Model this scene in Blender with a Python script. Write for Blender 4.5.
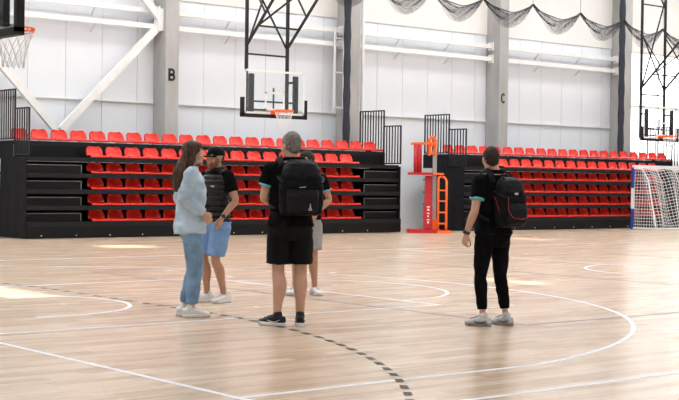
import bpy, bmesh, math, random
import numpy as np
from mathutils import Vector, Matrix, noise

random.seed(4)
for o in list(bpy.data.objects):
    bpy.data.objects.remove(o)
SC = bpy.context.scene
COL = SC.collection

# ------------------------------------------------------------------ camera
CAM_POS = (-6.70840598, -13.8395859, 1.43473933)
F_PX, PITCH, ROLL, YAW = 1348.66855, -0.0141874, 0.0138416, 0.88333136
_fw = Vector((math.cos(PITCH)*math.cos(YAW), math.cos(PITCH)*math.sin(YAW), math.sin(PITCH)))
_r = Vector((math.sin(YAW), -math.cos(YAW), 0)); _u = _r.cross(_fw)
_r2 = _r*math.cos(ROLL) + _u*math.sin(ROLL); _u2 = -_r*math.sin(ROLL) + _u*math.cos(ROLL)
cam_d = bpy.data.cameras.new('camera'); cam = bpy.data.objects.new('camera', cam_d); COL.objects.link(cam)
cam_d.sensor_fit = 'HORIZONTAL'; cam_d.sensor_width = 36.0; cam_d.lens = F_PX*36.0/679.0
cam_d.clip_end = 300
cam.matrix_world = Matrix(((_r2.x, _u2.x, -_fw.x, CAM_POS[0]), (_r2.y, _u2.y, -_fw.y, CAM_POS[1]),
                           (_r2.z, _u2.z, -_fw.z, CAM_POS[2]), (0, 0, 0, 1)))
SC.camera = cam

# ------------------------------------------------------------------ light
SKYLIGHT_E = 6.0          # daylit roof glazing strips
WINDOW_E = 2.6            # daylit glazing in the long wall
FRONT_FILL_E = 0.6             # glowing fill strip added on the unseen opposite long wall
SUN_E = 9.0
world = bpy.data.worlds.new('world'); SC.world = world; world.use_nodes = True
world.node_tree.nodes['Background'].inputs[0].default_value = (0.75, 0.87, 1.0, 1)
world.node_tree.nodes['Background'].inputs[1].default_value = 1.2
SUN_DIR = Vector((-0.30, 0.55, -1.0)).normalized()
sun_d = bpy.data.lights.new('sun', 'SUN'); sun_d.energy = SUN_E; sun_d.angle = 0.03; sun_d.color = (1.0, 0.94, 0.84)
sun = bpy.data.objects.new('sun', sun_d); COL.objects.link(sun); sun.location = (5, -10, 20)
sun.rotation_euler = SUN_DIR.to_track_quat('-Z', 'Y').to_euler()
SC.view_settings.view_transform = 'Standard'; SC.view_settings.look = 'None'
SC.view_settings.gamma = 1.0; SC.view_settings.use_curve_mapping = False
SC.view_settings.exposure = 0.02

# ------------------------------------------------------------------ materials
def new_mat(name):
    m = bpy.data.materials.new(name); m.use_nodes = True
    nt = m.node_tree; b = nt.nodes['Principled BSDF']
    return m, nt, b
def mat(name, col, rough=0.5, metal=0.0, var=0.0, scale=20.0, bump=0.0, bscale=80.0, stretch=None, spec=None, coat=0.0):
    m, nt, b = new_mat(name)
    b.inputs['Base Color'].default_value = (*col, 1); b.inputs['Roughness'].default_value = rough
    b.inputs['Metallic'].default_value = metal
    if spec is not None: b.inputs['Specular IOR Level'].default_value = spec
    if coat: b.inputs['Coat Weight'].default_value = coat; b.inputs['Coat Roughness'].default_value = 0.1
    tc = nt.nodes.new('ShaderNodeTexCoord'); mp = nt.nodes.new('ShaderNodeMapping')
    nt.links.new(tc.outputs['Object'], mp.inputs[0])
    if stretch: mp.inputs['Scale'].default_value = stretch
    if var > 0:
        n = nt.nodes.new('ShaderNodeTexNoise'); n.inputs['Scale'].default_value = scale; n.inputs['Detail'].default_value = 4
        nt.links.new(mp.outputs[0], n.inputs['Vector'])
        r = nt.nodes.new('ShaderNodeValToRGB')
        r.color_ramp.elements[0].position = .3; r.color_ramp.elements[1].position = .7
        r.color_ramp.elements[0].color = (*[c*(1-var) for c in col], 1)
        r.color_ramp.elements[1].color = (*[min(1, c*(1+var)) for c in col], 1)
        nt.links.new(n.outputs['Fac'], r.inputs[0]); nt.links.new(r.outputs[0], b.inputs['Base Color'])
    if bump > 0:
        n2 = nt.nodes.new('ShaderNodeTexNoise'); n2.inputs['Scale'].default_value = bscale; n2.inputs['Detail'].default_value = 3
        nt.links.new(mp.outputs[0], n2.inputs['Vector'])
        bp = nt.nodes.new('ShaderNodeBump'); bp.inputs['Strength'].default_value = bump; bp.inputs['Distance'].default_value = 0.01
        nt.links.new(n2.outputs['Fac'], bp.inputs['Height']); nt.links.new(bp.outputs[0], b.inputs['Normal'])
    return m
def emit_mat(name, col, e):
    m, nt, b = new_mat(name)
    b.inputs['Base Color'].default_value = (*col, 1); b.inputs['Emission Color'].default_value = (*col, 1)
    b.inputs['Emission Strength'].default_value = e; b.inputs['Roughness'].default_value = .3
    return m
def glass_mat(name, tint=(0.97, 0.985, 0.985)):
    m = bpy.data.materials.new(name); m.use_nodes = True; nt = m.node_tree; nt.nodes.clear()
    out = nt.nodes.new('ShaderNodeOutputMaterial'); mix = nt.nodes.new('ShaderNodeMixShader')
    tr = nt.nodes.new('ShaderNodeBsdfTransparent'); gl = nt.nodes.new('ShaderNodeBsdfGlossy')
    mix.inputs[0].default_value = .03
    tr.inputs[0].default_value = (*tint, 1); gl.inputs['Roughness'].default_value = .03
    nt.links.new(tr.outputs[0], mix.inputs[1]); nt.links.new(gl.outputs[0], mix.inputs[2])
    nt.links.new(mix.outputs[0], out.inputs[0]); return m
def parquet():
    m, nt, b = new_mat('parquet'); N = nt.nodes; L = nt.links
    geo = N.new('ShaderNodeNewGeometry'); sep = N.new('ShaderNodeSeparateXYZ'); L.new(geo.outputs['Position'], sep.inputs[0])
    def math_(op, a, b_=None):
        n = N.new('ShaderNodeMath'); n.operation = op
        for k, v in enumerate((a, b_)):
            if v is None: continue
            if isinstance(v, (int, float)): n.inputs[k].default_value = v
            else: L.new(v, n.inputs[k])
        return n.outputs[0]
    def planks(w, ln, seed):
        row = math_('FLOOR', math_('DIVIDE', sep.outputs['Y'], w))
        wn = N.new('ShaderNodeTexWhiteNoise'); wn.noise_dimensions = '1D'; L.new(math_('ADD', row, seed), wn.inputs['W'])
        col = math_('FLOOR', math_('ADD', math_('DIVIDE', sep.outputs['X'], ln), math_('MULTIPLY', wn.outputs['Value'], 7.0)))
        cb = N.new('ShaderNodeCombineXYZ'); L.new(row, cb.inputs[0]); L.new(col, cb.inputs[1]); cb.inputs[2].default_value = seed
        w2 = N.new('ShaderNodeTexWhiteNoise'); w2.noise_dimensions = '3D'; L.new(cb.outputs[0], w2.inputs['Vector']); return w2.outputs['Value']
    v = math_('ADD', math_('MULTIPLY', planks(.13, .85, 1.0), .62), math_('MULTIPLY', planks(.052, .45, 9.0), .38))
    rp = N.new('ShaderNodeValToRGB'); e = rp.color_ramp.elements
    e[0].position = .12; e[1].position = .9; e[0].color = (.515, .380, .265, 1); e[1].color = (.750, .605, .465, 1)
    k = rp.color_ramp.elements.new(.5); k.color = (.645, .495, .362, 1)
    L.new(v, rp.inputs[0])
    mp2 = N.new('ShaderNodeMapping'); mp2.inputs['Scale'].default_value = (1.2, 14.0, 1); L.new(geo.outputs['Position'], mp2.inputs[0])
    ns = N.new('ShaderNodeTexNoise'); ns.inputs['Scale'].default_value = 1.3; ns.inputs['Detail'].default_value = 5
    L.new(mp2.outputs[0], ns.inputs['Vector'])
    r2 = N.new('ShaderNodeValToRGB'); r2.color_ramp.elements[0].position = .3; r2.color_ramp.elements[1].position = .7
    r2.color_ramp.elements[0].color = (.88, .87, .86, 1); r2.color_ramp.elements[1].color = (1.06, 1.06, 1.06, 1)
    L.new(ns.outputs['Fac'], r2.inputs[0])
    mx = N.new('ShaderNodeMix'); mx.data_type = 'RGBA'; mx.blend_type = 'MULTIPLY'; mx.inputs['Factor'].default_value = 1
    L.new(rp.outputs[0], mx.inputs['A']); L.new(r2.outputs[0], mx.inputs['B']); L.new(mx.outputs['Result'], b.inputs['Base Color'])
    ns2 = N.new('ShaderNodeTexNoise'); ns2.inputs['Scale'].default_value = 2.5; L.new(geo.outputs['Position'], ns2.inputs['Vector'])
    mr = N.new('ShaderNodeMapRange'); mr.inputs['To Min'].default_value = .20; mr.inputs['To Max'].default_value = .30
    L.new(ns2.outputs['Fac'], mr.inputs['Value']); L.new(mr.outputs[0], b.inputs['Roughness'])
    bp = N.new('ShaderNodeBump'); bp.inputs['Strength'].default_value = .10; bp.inputs['Distance'].default_value = .004
    L.new(v, bp.inputs['Height']); L.new(bp.outputs[0], b.inputs['Normal'])
    b.inputs['Specular IOR Level'].default_value = .5
    return m
M = dict(
    floor=parquet(),
    wall=mat('wall_panel_white', (.77, .80, .845), .45, var=.02, scale=.8),
    wallup=mat('upper_wall_offwhite', (.76, .745, .72), .6, var=.05, scale=.7),
    wallplain=mat('wall_plain', (.36, .36, .37), .7, var=.04, scale=.5),
    ceil=mat('ceiling_white', (.74, .74, .74), .7, var=.04, scale=.5),
    conc=mat('concrete', (.41, .405, .395), .8, var=.14, scale=2.2, bump=.2, bscale=30, stretch=(1, 1, .35)),
    whitesteel=mat('white_steel', (.82, .82, .81), .4, var=.04, scale=4),
    blacksteel=mat('black_steel', (.018, .019, .022), .4, var=.2, scale=6, spec=0.3),
    deck=mat('dark_deck', (.005, .005, .006), .55, var=.2, scale=3, spec=0.2),
    fascia=mat('dark_fascia', (.009, .010, .013), .5, var=.15, scale=3, spec=0.25),
    fabric_dark=mat('dark_side_cover', (.015, .015, .019), .8, var=.15, scale=6, bump=.2, bscale=10, spec=0.15),
    seat=mat('red_seat_plastic', (.74, .022, .010), .30, var=.06, scale=3),
    lightgrey=mat('light_grey_metal', (.20, .20, .20), .4, metal=.3, var=.08, scale=8),
    bracket=mat('white_bracket', (.70, .70, .70), .5, var=.05, scale=8),
    line=mat('white_line_paint', (.74, .78, .86), .4, var=.03, scale=5),
    darkline=mat('dark_line_paint', (.085, .075, .085), .45, var=.1, scale=5),
    red=mat('red_paint', (.55, .02, .03), .4, var=.08, scale=6),
    orange=mat('orange_paint', (.95, .16, .02), .4, var=.06, scale=6),
    steel=mat('grey_steel', (.42, .43, .45), .35, metal=.6, var=.08, scale=8),
    glass=glass_mat('backboard_glass'),
    white=mat('white_paint', (.88, .88, .88), .45, var=.03, scale=8),
    blue=mat('blue_paint', (.03, .06, .33), .45, var=.06, scale=8),
    goalwhite=mat('goal_white', (.82, .83, .84), .45, var=.04, scale=8),
    netwhite=mat('white_net_cord', (.82, .83, .85), .8, var=.05, scale=10),
    netdark=mat('dark_net_cord', (.05, .055, .068), .85, var=.1, scale=10, spec=0.1),
    rubber=mat('black_padding', (.016, .016, .018), .6, var=.2, scale=10, spec=0.25),
    letter=mat('black_letter', (.012, .012, .012), .6, var=.1, scale=10),
    skylight=emit_mat('skylight_glazing', (.94, .975, 1.0), SKYLIGHT_E),
    window=emit_mat('window_glazing', (.97, .985, 1.0), WINDOW_E),
    frontfill=emit_mat('front_fill_glow', (.94, .975, 1.0), FRONT_FILL_E),
)

# ------------------------------------------------------------------ mesh helpers
class MB:
    def __init__(s): s.v = []; s.f = []
    def add(s, vs, fs):
        n = len(s.v); s.v += [tuple(v) for v in vs]; s.f += [tuple(i+n for i in f) for f in fs]; return s
    def box(s, x0, x1, y0, y1, z0, z1):
        return s.add([(x, y, z) for z in (z0, z1) for y in (y0, y1) for x in (x0, x1)],
                     [(0, 2, 3, 1), (4, 5, 7, 6), (0, 1, 5, 4), (2, 6, 7, 3), (0, 4, 6, 2), (1, 3, 7, 5)])
    def beam(s, a, b, w, h=None, up=(0, 0, 1)):
        a, b = Vector(a), Vector(b); h = h or w; d = (b-a).normalized(); up = Vector(up)
        if abs(d.dot(up)) > .98: up = Vector((0, 1, 0))
        x = d.cross(up).normalized(); y = x.cross(d)
        vs = [p + x*sx*w/2 + y*sy*h/2 for p in (a, b) for sx, sy in ((-1, -1), (1, -1), (1, 1), (-1, 1))]
        return s.add(vs, [(0, 3, 2, 1), (4, 5, 6, 7), (0, 1, 5, 4), (1, 2, 6, 5), (2, 3, 7, 6), (3, 0, 4, 7)])
    def tube(s, pts, r, n=8, closed=False, ref=None, flat=1.0):
        pts = [Vector(p) for p in pts]; m = len(pts); rs = r if isinstance(r, (list, tuple)) else [r]*m
        t0 = (pts[1]-pts[0]).normalized()
        up = Vector(ref) if ref else (Vector((0, 0, 1)) if abs(t0.z) < .9 else Vector((0, 1, 0)))
        rings = []
        for i, p in enumerate(pts):
            if closed: t = (pts[(i+1) % m]-pts[i-1]).normalized()
            elif i == 0: t = t0
            elif i == m-1: t = (pts[-1]-pts[-2]).normalized()
            else: t = (pts[i+1]-pts[i-1]).normalized()
            x = t.cross(up)
            if x.length < 1e-5: x = Vector((1, 0, 0))
            x.normalize(); y = x.cross(t)
            if not ref: up = y
            rings.append([p + x*math.cos(a)*rs[i] + y*math.sin(a)*rs[i]*flat for a in [2*math.pi*k/n for k in range(n)]])
        vs = [v for rg in rings for v in rg]; fs = []
        for i in range(m if closed else m-1):
            j = (i+1) % m
            for k in range(n): fs.append((i*n+k, i*n+(k+1) % n, j*n+(k+1) % n, j*n+k))
        if not closed: fs += [tuple(range(n))[::-1], tuple((m-1)*n+k for k in range(n))]
        return s.add(vs, fs)
    def cyl(s, a, b, r, n=16): return s.tube([a, b], r, n)
    def ell(s, c, r, nu=18, nv=12, Mx=None):
        vs = [(0, 0, -1)]; fs = []
        for j in range(1, nv):
            t = math.pi*j/nv - math.pi/2
            for i in range(nu):
                a = 2*math.pi*i/nu; vs.append((math.cos(t)*math.cos(a), math.cos(t)*math.sin(a), math.sin(t)))
        vs.append((0, 0, 1)); L = len(vs)-1
        for i in range(nu):
            fs.append((0, 1+(i+1) % nu, 1+i)); fs.append((L, L-nu+i, L-nu+(i+1) % nu))
        for j in range(nv-2):
            for i in range(nu):
                a = 1+j*nu+i; b = 1+j*nu+(i+1) % nu; fs.append((a, b, b+nu, a+nu))
        vs = [Vector((v[0]*r[0]+c[0], v[1]*r[1]+c[1], v[2]*r[2]+c[2])) for v in vs]
        if Mx: vs = [Mx @ v for v in vs]
        return s.add(vs, fs)
    def rings(s, rings):
        """closed loft through rings of equal length"""
        n = len(rings[0]); vs = [v for r in rings for v in r]; fs = []
        for i in range(len(rings)-1):
            for k in range(n): fs.append((i*n+k, i*n+(k+1) % n, (i+1)*n+(k+1) % n, (i+1)*n+k))
        fs += [tuple(range(n))[::-1], tuple((len(rings)-1)*n+k for k in range(n))]
        return s.add(vs, fs)
    def quad(s, a, b, c, d): return s.add([a, b, c, d], [(0, 1, 2, 3)])
    def grid(s, P):
        nv, nu = len(P), len(P[0])
        return s.add([p for r in P for p in r], [(j*nu+i, j*nu+i+1, (j+1)*nu+i+1, (j+1)*nu+i) for j in range(nv-1) for i in range(nu-1)])
    def mesh(s, name, smooth=False):
        me = bpy.data.meshes.new(name); me.from_pydata(s.v, [], s.f); me.validate(); me.update()
        bm = bmesh.new(); bm.from_mesh(me); bmesh.ops.recalc_face_normals(bm, faces=bm.faces); bm.to_mesh(me); bm.free()
        if smooth: me.polygons.foreach_set('use_smooth', [True]*len(me.polygons))
        return me
    def build(s, name, m, parent=None, smooth=False, **tags):
        return link(name, s.mesh(name, smooth), m, parent, **tags)
def link(name, me, m, parent=None, **tags):
    o = bpy.data.objects.new(name, me)
    if m is not None and len(me.materials) == 0: me.materials.append(m)
    COL.objects.link(o)
    if parent is not None: o.parent = parent
    for k, v in tags.items(): o[k] = v
    return o
def thing(name, label, cat, loc=(0, 0, 0), rz=0.0, scale=1.0, group=None):
    o = bpy.data.objects.new(name, None); COL.objects.link(o); o.location = loc; o.rotation_euler = (0, 0, rz)
    o.scale = (scale,)*3; o.empty_display_size = .2
    o['label'] = label; o['category'] = cat
    if group: o['group'] = group
    return o
def bevel_box(w, d, h, r, seg=2):
    bm = bmesh.new(); bmesh.ops.create_cube(bm, size=1)
    for v in bm.verts: v.co = Vector((v.co.x*w, v.co.y*d, v.co.z*h))
    bmesh.ops.bevel(bm, geom=bm.edges[:], offset=r, segments=seg, affect='EDGES', profile=.5)
    return bm

WORK = bpy.data.scenes.new('work')
def evaluated_mesh(ob):
    WORK.collection.objects.link(ob); vl = WORK.view_layers[0]; vl.update()
    me = bpy.data.meshes.new_from_object(ob.evaluated_get(vl.depsgraph)); bpy.data.objects.remove(ob); return me

# ------------------------------------------------------------------ setting: floor, walls, ceiling
X0, X1, Y0, YW, ZC = -14.0, 44.0, -22.0, 17.25, 9.6
floor = MB().box(X0, X1, Y0, YW, -.1, 0).build('floor', M['floor'], kind='structure')
LW = .05
def strip(pts, w=LW, m='line', name='court_line', z=.0015):
    """flat painted line following floor points"""
    pts = [Vector((p[0], p[1], 0)) for p in pts]; L, R = [], []
    for i, p in enumerate(pts):
        t = (pts[min(i+1, len(pts)-1)]-pts[max(i-1, 0)]).normalized(); n = Vector((-t.y, t.x, 0))*w/2
        L.append(p+n); R.append(p-n)
    b = MB(); n = len(pts)
    b.add([(q.x, q.y, z) for q in L+R] + [(q.x, q.y, 0) for q in L+R],
          [(i, i+1, n+i+1, n+i) for i in range(n-1)] + [(i, 2*n+i, 2*n+i+1, i+1) for i in range(n-1)] + [(n+i, n+i+1, 3*n+i+1, 3*n+i) for i in range(n-1)])
    return b.build(name, M[m], floor)
def arc(cx, cy, r, a0, a1, n=48): return [(cx+r*math.cos(math.radians(a0+(a1-a0)*i/n)), cy+r*math.sin(math.radians(a0+(a1-a0)*i/n))) for i in range(n+1)]
BX0, BX1 = -1.6, 26.45
for x in (BX0, BX1): strip([(x, -7.55), (x, 7.55)])
for y in (-7.525, 7.525): strip([(BX0, y), (BX1, y)], z=.0017)
strip([(12.425, -7.5), (12.425, 7.5)]); strip(arc(12.425, 0, 1.8, 0, 360, 64))
for sx, ox in ((1, 0.0), (-1, 24.85)):
    def mx(pts): return [(ox+sx*p[0], p[1]) for p in pts]
    ang = math.degrees(math.asin(6.6/6.725))
    strip(mx([(-1.6, -6.6), (1.29, -6.6)] + arc(0, 0, 6.725, -ang, ang, 72) + [(1.29, 6.6), (-1.6, 6.6)]), z=.0019)
    strip(mx([(-1.6, -2.425), (4.2, -2.425)]), z=.0021); strip(mx([(-1.6, 2.425), (4.2, 2.425)]), z=.0021)
    strip(mx([(4.2, -2.45), (4.2, 2.45)]), z=.0023)
    strip(mx(arc(4.2, 0, 1.775, -90, 90)), z=.0025)
    strip(mx([(-.375, -1.275), (0, -1.275)] + arc(0, 0, 1.275, -90, 90) + [(-.375, 1.275)]), z=.0021)
# volleyball court
for x in (3.425, 21.425): strip([(x, -4.5), (x, 4.5)], m='darkline', z=.0013, w=.05)
for y in (-4.5, 4.5): strip([(3.425, y), (21.425, y)], m='darkline', z=.0011, w=.045)
for x in (9.425, 15.425): strip([(x, -4.5), (x, 4.5)], m='darkline', z=.0013, w=.045)
# dashed nine metre handball line
hb = []
path = arc(-7.6, -1.5, 9.0, -64, 0, 200) + [(1.4, -1.5+3.0*i/60) for i in range(1, 60)] + arc(-7.6, 1.5, 9.0, 0, 64, 200)
acc = 0; on = True; cur = [path[0]]
for a, b in zip(path[:-1], path[1:]):
    d = math.dist(a, b); acc += d; cur.append(b)
    if acc >= .15:
        if on: strip(cur, m='letter', name='dash_mark', w=.058, z=.0029)
        on = not on; acc = 0; cur = [b]

# roof openings that let the sun in, placed from where the sun lies on the floor
PATCH = [(0.35, 1.0, 0.8, 3.6), (7.2, 8.3, 10.2, 11.4), (18.9, 19.5, 9.2, 11.0), (7.55, 8.0, -.9, 0.5), (19.5, 20.3, 13.0, 13.25)]
k_ = ZC / -SUN_DIR.z
holes = [(a-SUN_DIR.x*k_, b-SUN_DIR.x*k_, c-SUN_DIR.y*k_, d-SUN_DIR.y*k_) for a, b, c, d in PATCH]
xs = sorted({X0, X1, *[h[0] for h in holes], *[h[1] for h in holes]}); ys = sorted({Y0, YW, *[h[2] for h in holes], *[h[3] for h in holes]})
cb = MB()
for xa, xb in zip(xs[:-1], xs[1:]):
    for ya, yb in zip(ys[:-1], ys[1:]):
        cx, cy = (xa+xb)/2, (ya+yb)/2
        if not any(h[0] < cx < h[1] and h[2] < cy < h[3] for h in holes): cb.box(xa, xb, ya, yb, ZC, ZC+.05)
cb.build('ceiling', M['ceil'], kind='structure')
n_w = 2
for y in (-12.5, -.5, 2.2, 10.6, 14.2):
    MB().box(-11, 41, y-.7, y+.7, ZC-.06, ZC-.02).build('window_%d' % n_w, M['skylight'], kind='structure'); n_w += 1
# three outer walls
MB().box(X0-.2, X0, Y0, YW, 0, ZC).build('wall_left', M['wallplain'], kind='structure')
MB().box(X1, X1+.2, Y0, YW, 0, ZC).build('wall_right', M['wallplain'], kind='structure')
MB().box(X0, X1, Y0-.2, Y0, 0, ZC).build('wall_front', M['wallplain'], kind='structure')
MB().box(X0+1, X1-1, Y0, Y0+.03, 4.2, 7.6).build('window_%d' % n_w, M['frontfill'], kind='structure'); n_w += 1  # added glowing strip, fills the camera side of the figures; no known window
# long wall: sandwich panels with open joints, upper beam
COLX = [-0.1 + 6.3*i for i in range(-2, 8)]       # column axes 6.2, 12.5, 18.8, 25.1, 31.4 ...
COLX = [12.5 + 6.3*i for i in range(-4, 6)]
wall = MB().box(X0, X1, YW-.005, YW+.15, 0, ZC).build('wall_back', M['wall'], kind='structure')
pm = MB().box(-.5195, .5195, -.03, -.005, 0, 6.25).mesh('panel')
WX0 = 31.75
x = 20.2 + .525 - 1.05*32
while x < X1:
    if x > X0+.6 and x+.5 < WX0+.3:
        o = link('panel', pm, M['wall'], wall); o.location = (x, YW, 0)
    x += 1.05
MB().box(X0, X1, YW-.07, YW-.005, 6.25, ZC).build('upper_band', M['wallup'], wall)
# daylit glazing bay in the long wall
MB().box(WX0, X1, YW-.03, YW-.005, 0, 2.3).build('sill_panel', M['wall'], wall)
win = MB().box(WX0, X1, YW-.02, YW-.005, 2.3, 6.25).build('window_1', M['whitesteel'], kind='structure')
xx = WX0+.06
pane_m = MB().box(-.49, .49, -.012, .0, 0, 1.86).mesh('pane')
while xx < X1-1:
    for zz in (2.36, 4.33):
        o = link('pane', pane_m, M['window'], win); o.location = (xx+.5, YW-.02, zz)
    xx += 1.06
for i in range(12):
    MB().box(WX0+.03+i*1.06-.03, WX0+.03+i*1.06+.03, YW-.06, YW-.02, 2.3, 6.25).build('mullion', M['whitesteel'], win)
MB().box(WX0, X1, YW-.06, YW-.02, 4.24, 4.31).build('transom', M['whitesteel'], win)

def letter_mesh(ch, h=.33, w=.20, t=.062):
    """block capital built from a thick flat stroke, lying in local x/y"""
    b = MB()
    def stroke(pts):
        n = len(pts); L, Rr = [], []
        for k, p in enumerate(pts):
            p = Vector((*p, 0)); d = Vector((*pts[min(k+1, n-1)], 0))-Vector((*pts[max(k-1, 0)], 0)); d.normalize(); q = Vector((-d.y, d.x, 0))*t/2
            L.append(p+q); Rr.append(p-q)
        up = Vector((0, 0, .004))
        b.add([v+up for v in L+Rr]+[v-up for v in L+Rr], [(k, k+1, n+k+1, n+k) for k in range(n-1)]+[(2*n+k, 3*n+k, 3*n+k+1, 2*n+k+1) for k in range(n-1)]
              + [(k, 2*n+k, 2*n+k+1, k+1) for k in range(n-1)]+[(n+k, n+k+1, 3*n+k+1, 3*n+k) for k in range(n-1)])
    H2, W2 = h/2-t/2, w/2-t/2
    if ch == 'C':
        stroke([(W2*math.cos(a)*1.15, H2*math.sin(a)) for a in np.linspace(.75, 2*math.pi-.75, 30)])
    else:
        stroke([(-W2, -h/2), (-W2, h/2)])
        for y0, y1, k in ((0, H2, .85), (-H2, 0, 1.0)):
            c, r = (y0+y1)/2, (y1-y0)/2
            stroke([(-W2, y1), (W2*k-r*.7, y1)]+[(W2*k-r*.7+r*.9*math.cos(a), c+r*math.sin(a)) for a in np.linspace(math.pi/2, -math.pi/2, 14)]+[(W2*k-r*.7, y0), (-W2, y0)])
    return b.mesh('letter')
for cx in COLX:
    b = MB(); hw = .21
    b.box(cx-hw, cx+hw, 16.6, YW-.04, 0, ZC)
    c = b.build('column', M['conc'], kind='structure')
    mod = c.modifiers.new('bevel', 'BEVEL'); mod.width = .02; mod.segments = 2
    L = {12: 'B', 25: 'C'}.get(int(cx))
    if L:
        o = link('letter', letter_mesh(L), M['letter'], c); o.rotation_euler = (math.pi/2, 0, 0); o.location = (cx-.02, 16.597, 4.18)
# white steel wall rails, braces and pipes
for a, b in zip(COLX[:-1], COLX[1:]):
    if b > 32 or a < -1: continue
    for z in (5.45, 5.86):
        rr = MB().beam((a+.25, 16.95, z), (b-.25, 16.95, z), .11, .13).build('wall_rail', M['whitesteel'], kind='structure')
        for e in (a+.25, b-.25):
            MB().box(e-.03, e+.03, 16.85, 17.06, z-.13, z+.13).build('end_plate', M['whitesteel'], rr)
        for i in range(1, 3):
            q = a+(b-a)*i/3; MB().beam((q, 16.95, z-.02), (q, 17.22, z-.25), .035).build('bracket', M['whitesteel'], rr)
    MB().beam((a+.25, 17.17, 3.45), (b-.25, 17.17, 3.45), .05).build('wall_conduit', M['whitesteel'], kind='structure')
for a in (6.2,):
    m = a+3.15
    for (p, q) in (((a+.25, 5.5), (m-.1, 2.62)), ((a+6.05, 5.5), (m+.02, 2.62)), ((a+.25, 5.65), (m, 8.6)), ((a+6.05, 5.65), (m, 8.6))):
        MB().beam((p[0], 16.83, p[1]), (q[0], 16.83, q[1]), .12, .19).build('diagonal_brace', M['whitesteel'], kind='structure')
    for e in (a+.24, a+6.06):
        MB().box(e-.13, e+.13, 16.72, 16.94, 5.33, 5.92).build('gusset_plate', M['whitesteel'], kind='structure')
MB().tube([(19.35, 16.9, 2.4), (19.35, 16.9, ZC)], .06, 12).build('white_pipe', M['whitesteel'], kind='structure')
fr = MB()
for x_ in (18.15, 18.5): fr.beam((x_, 16.75, 3.55), (x_, 16.75, 5.9), .045)
for z_ in (3.58, 4.6, 5.6, 5.88): fr.beam((18.15, 16.75, z_), (18.5, 16.75, z_), .045)
fr.build('cable_tray', M['whitesteel'], kind='structure')
# dark gathered net columns in front of two concrete columns
for cx, nm in ((18.42, 'B and C'), (30.92, 'C')):
    b = MB(); pts = [(cx, 16.5, z) for z in np.linspace(.02, ZC-.02, 40)]
    b.tube(pts, [.105+.012*math.sin(i*1.7) for i in range(40)], 14)
    o = b.build('curtain_bundle', M['netdark'], smooth=True)
    o['label'] = 'dark gathered net bundle hanging against the concrete column ' + ('between the two lettered columns' if cx < 20 else 'next to the bright window bay')
    o['category'] = 'net bundle'

# ------------------------------------------------------------------ telescopic bleachers
def seat_mesh():
    prof = [(-.215, -.008, .505), (-.222, .020, .510), (-.195, .036, .510), (-.10, .030, .490), (.00, .030, .465), (.06, .045, .440),
            (.10, .090, .445), (.125, .150, .435), (.142, .205, .405), (.152, .240, .345), (.158, .260, .240)]
    P = []
    for j, (y, z, w) in enumerate(prof):
        row = []
        for i in range(9):
            u = -1+2*i/8
            k = u*u
            zz = z + (.022*k if 2 <= j <= 5 else 0)
            yy = y - (.06*k if j >= 6 else 0)
            row.append((u*w/2, yy, zz))
        P.append(row)
    b = MB().grid(P); me = b.mesh('seat', True)
    ob = bpy.data.objects.new('tmp', me); s = ob.modifiers.new('s', 'SOLIDIFY'); s.thickness = .014; s.offset = -1
    me2 = evaluated_mesh(ob); me2.materials.clear(); return me2
SEAT = seat_mesh(); SEAT.materials.append(M['seat'])
BRK = MB().box(-.13, .13, -.03, .03, -.045, -.004).mesh('bracket'); BRK.materials.append(M['bracket'])
DECKZ = [.39 + .378*k for k in range(5)] + [2.28]
FY = [14.54 + .03*k for k in range(5)] + [15.28]
YB = 16.35
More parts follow.
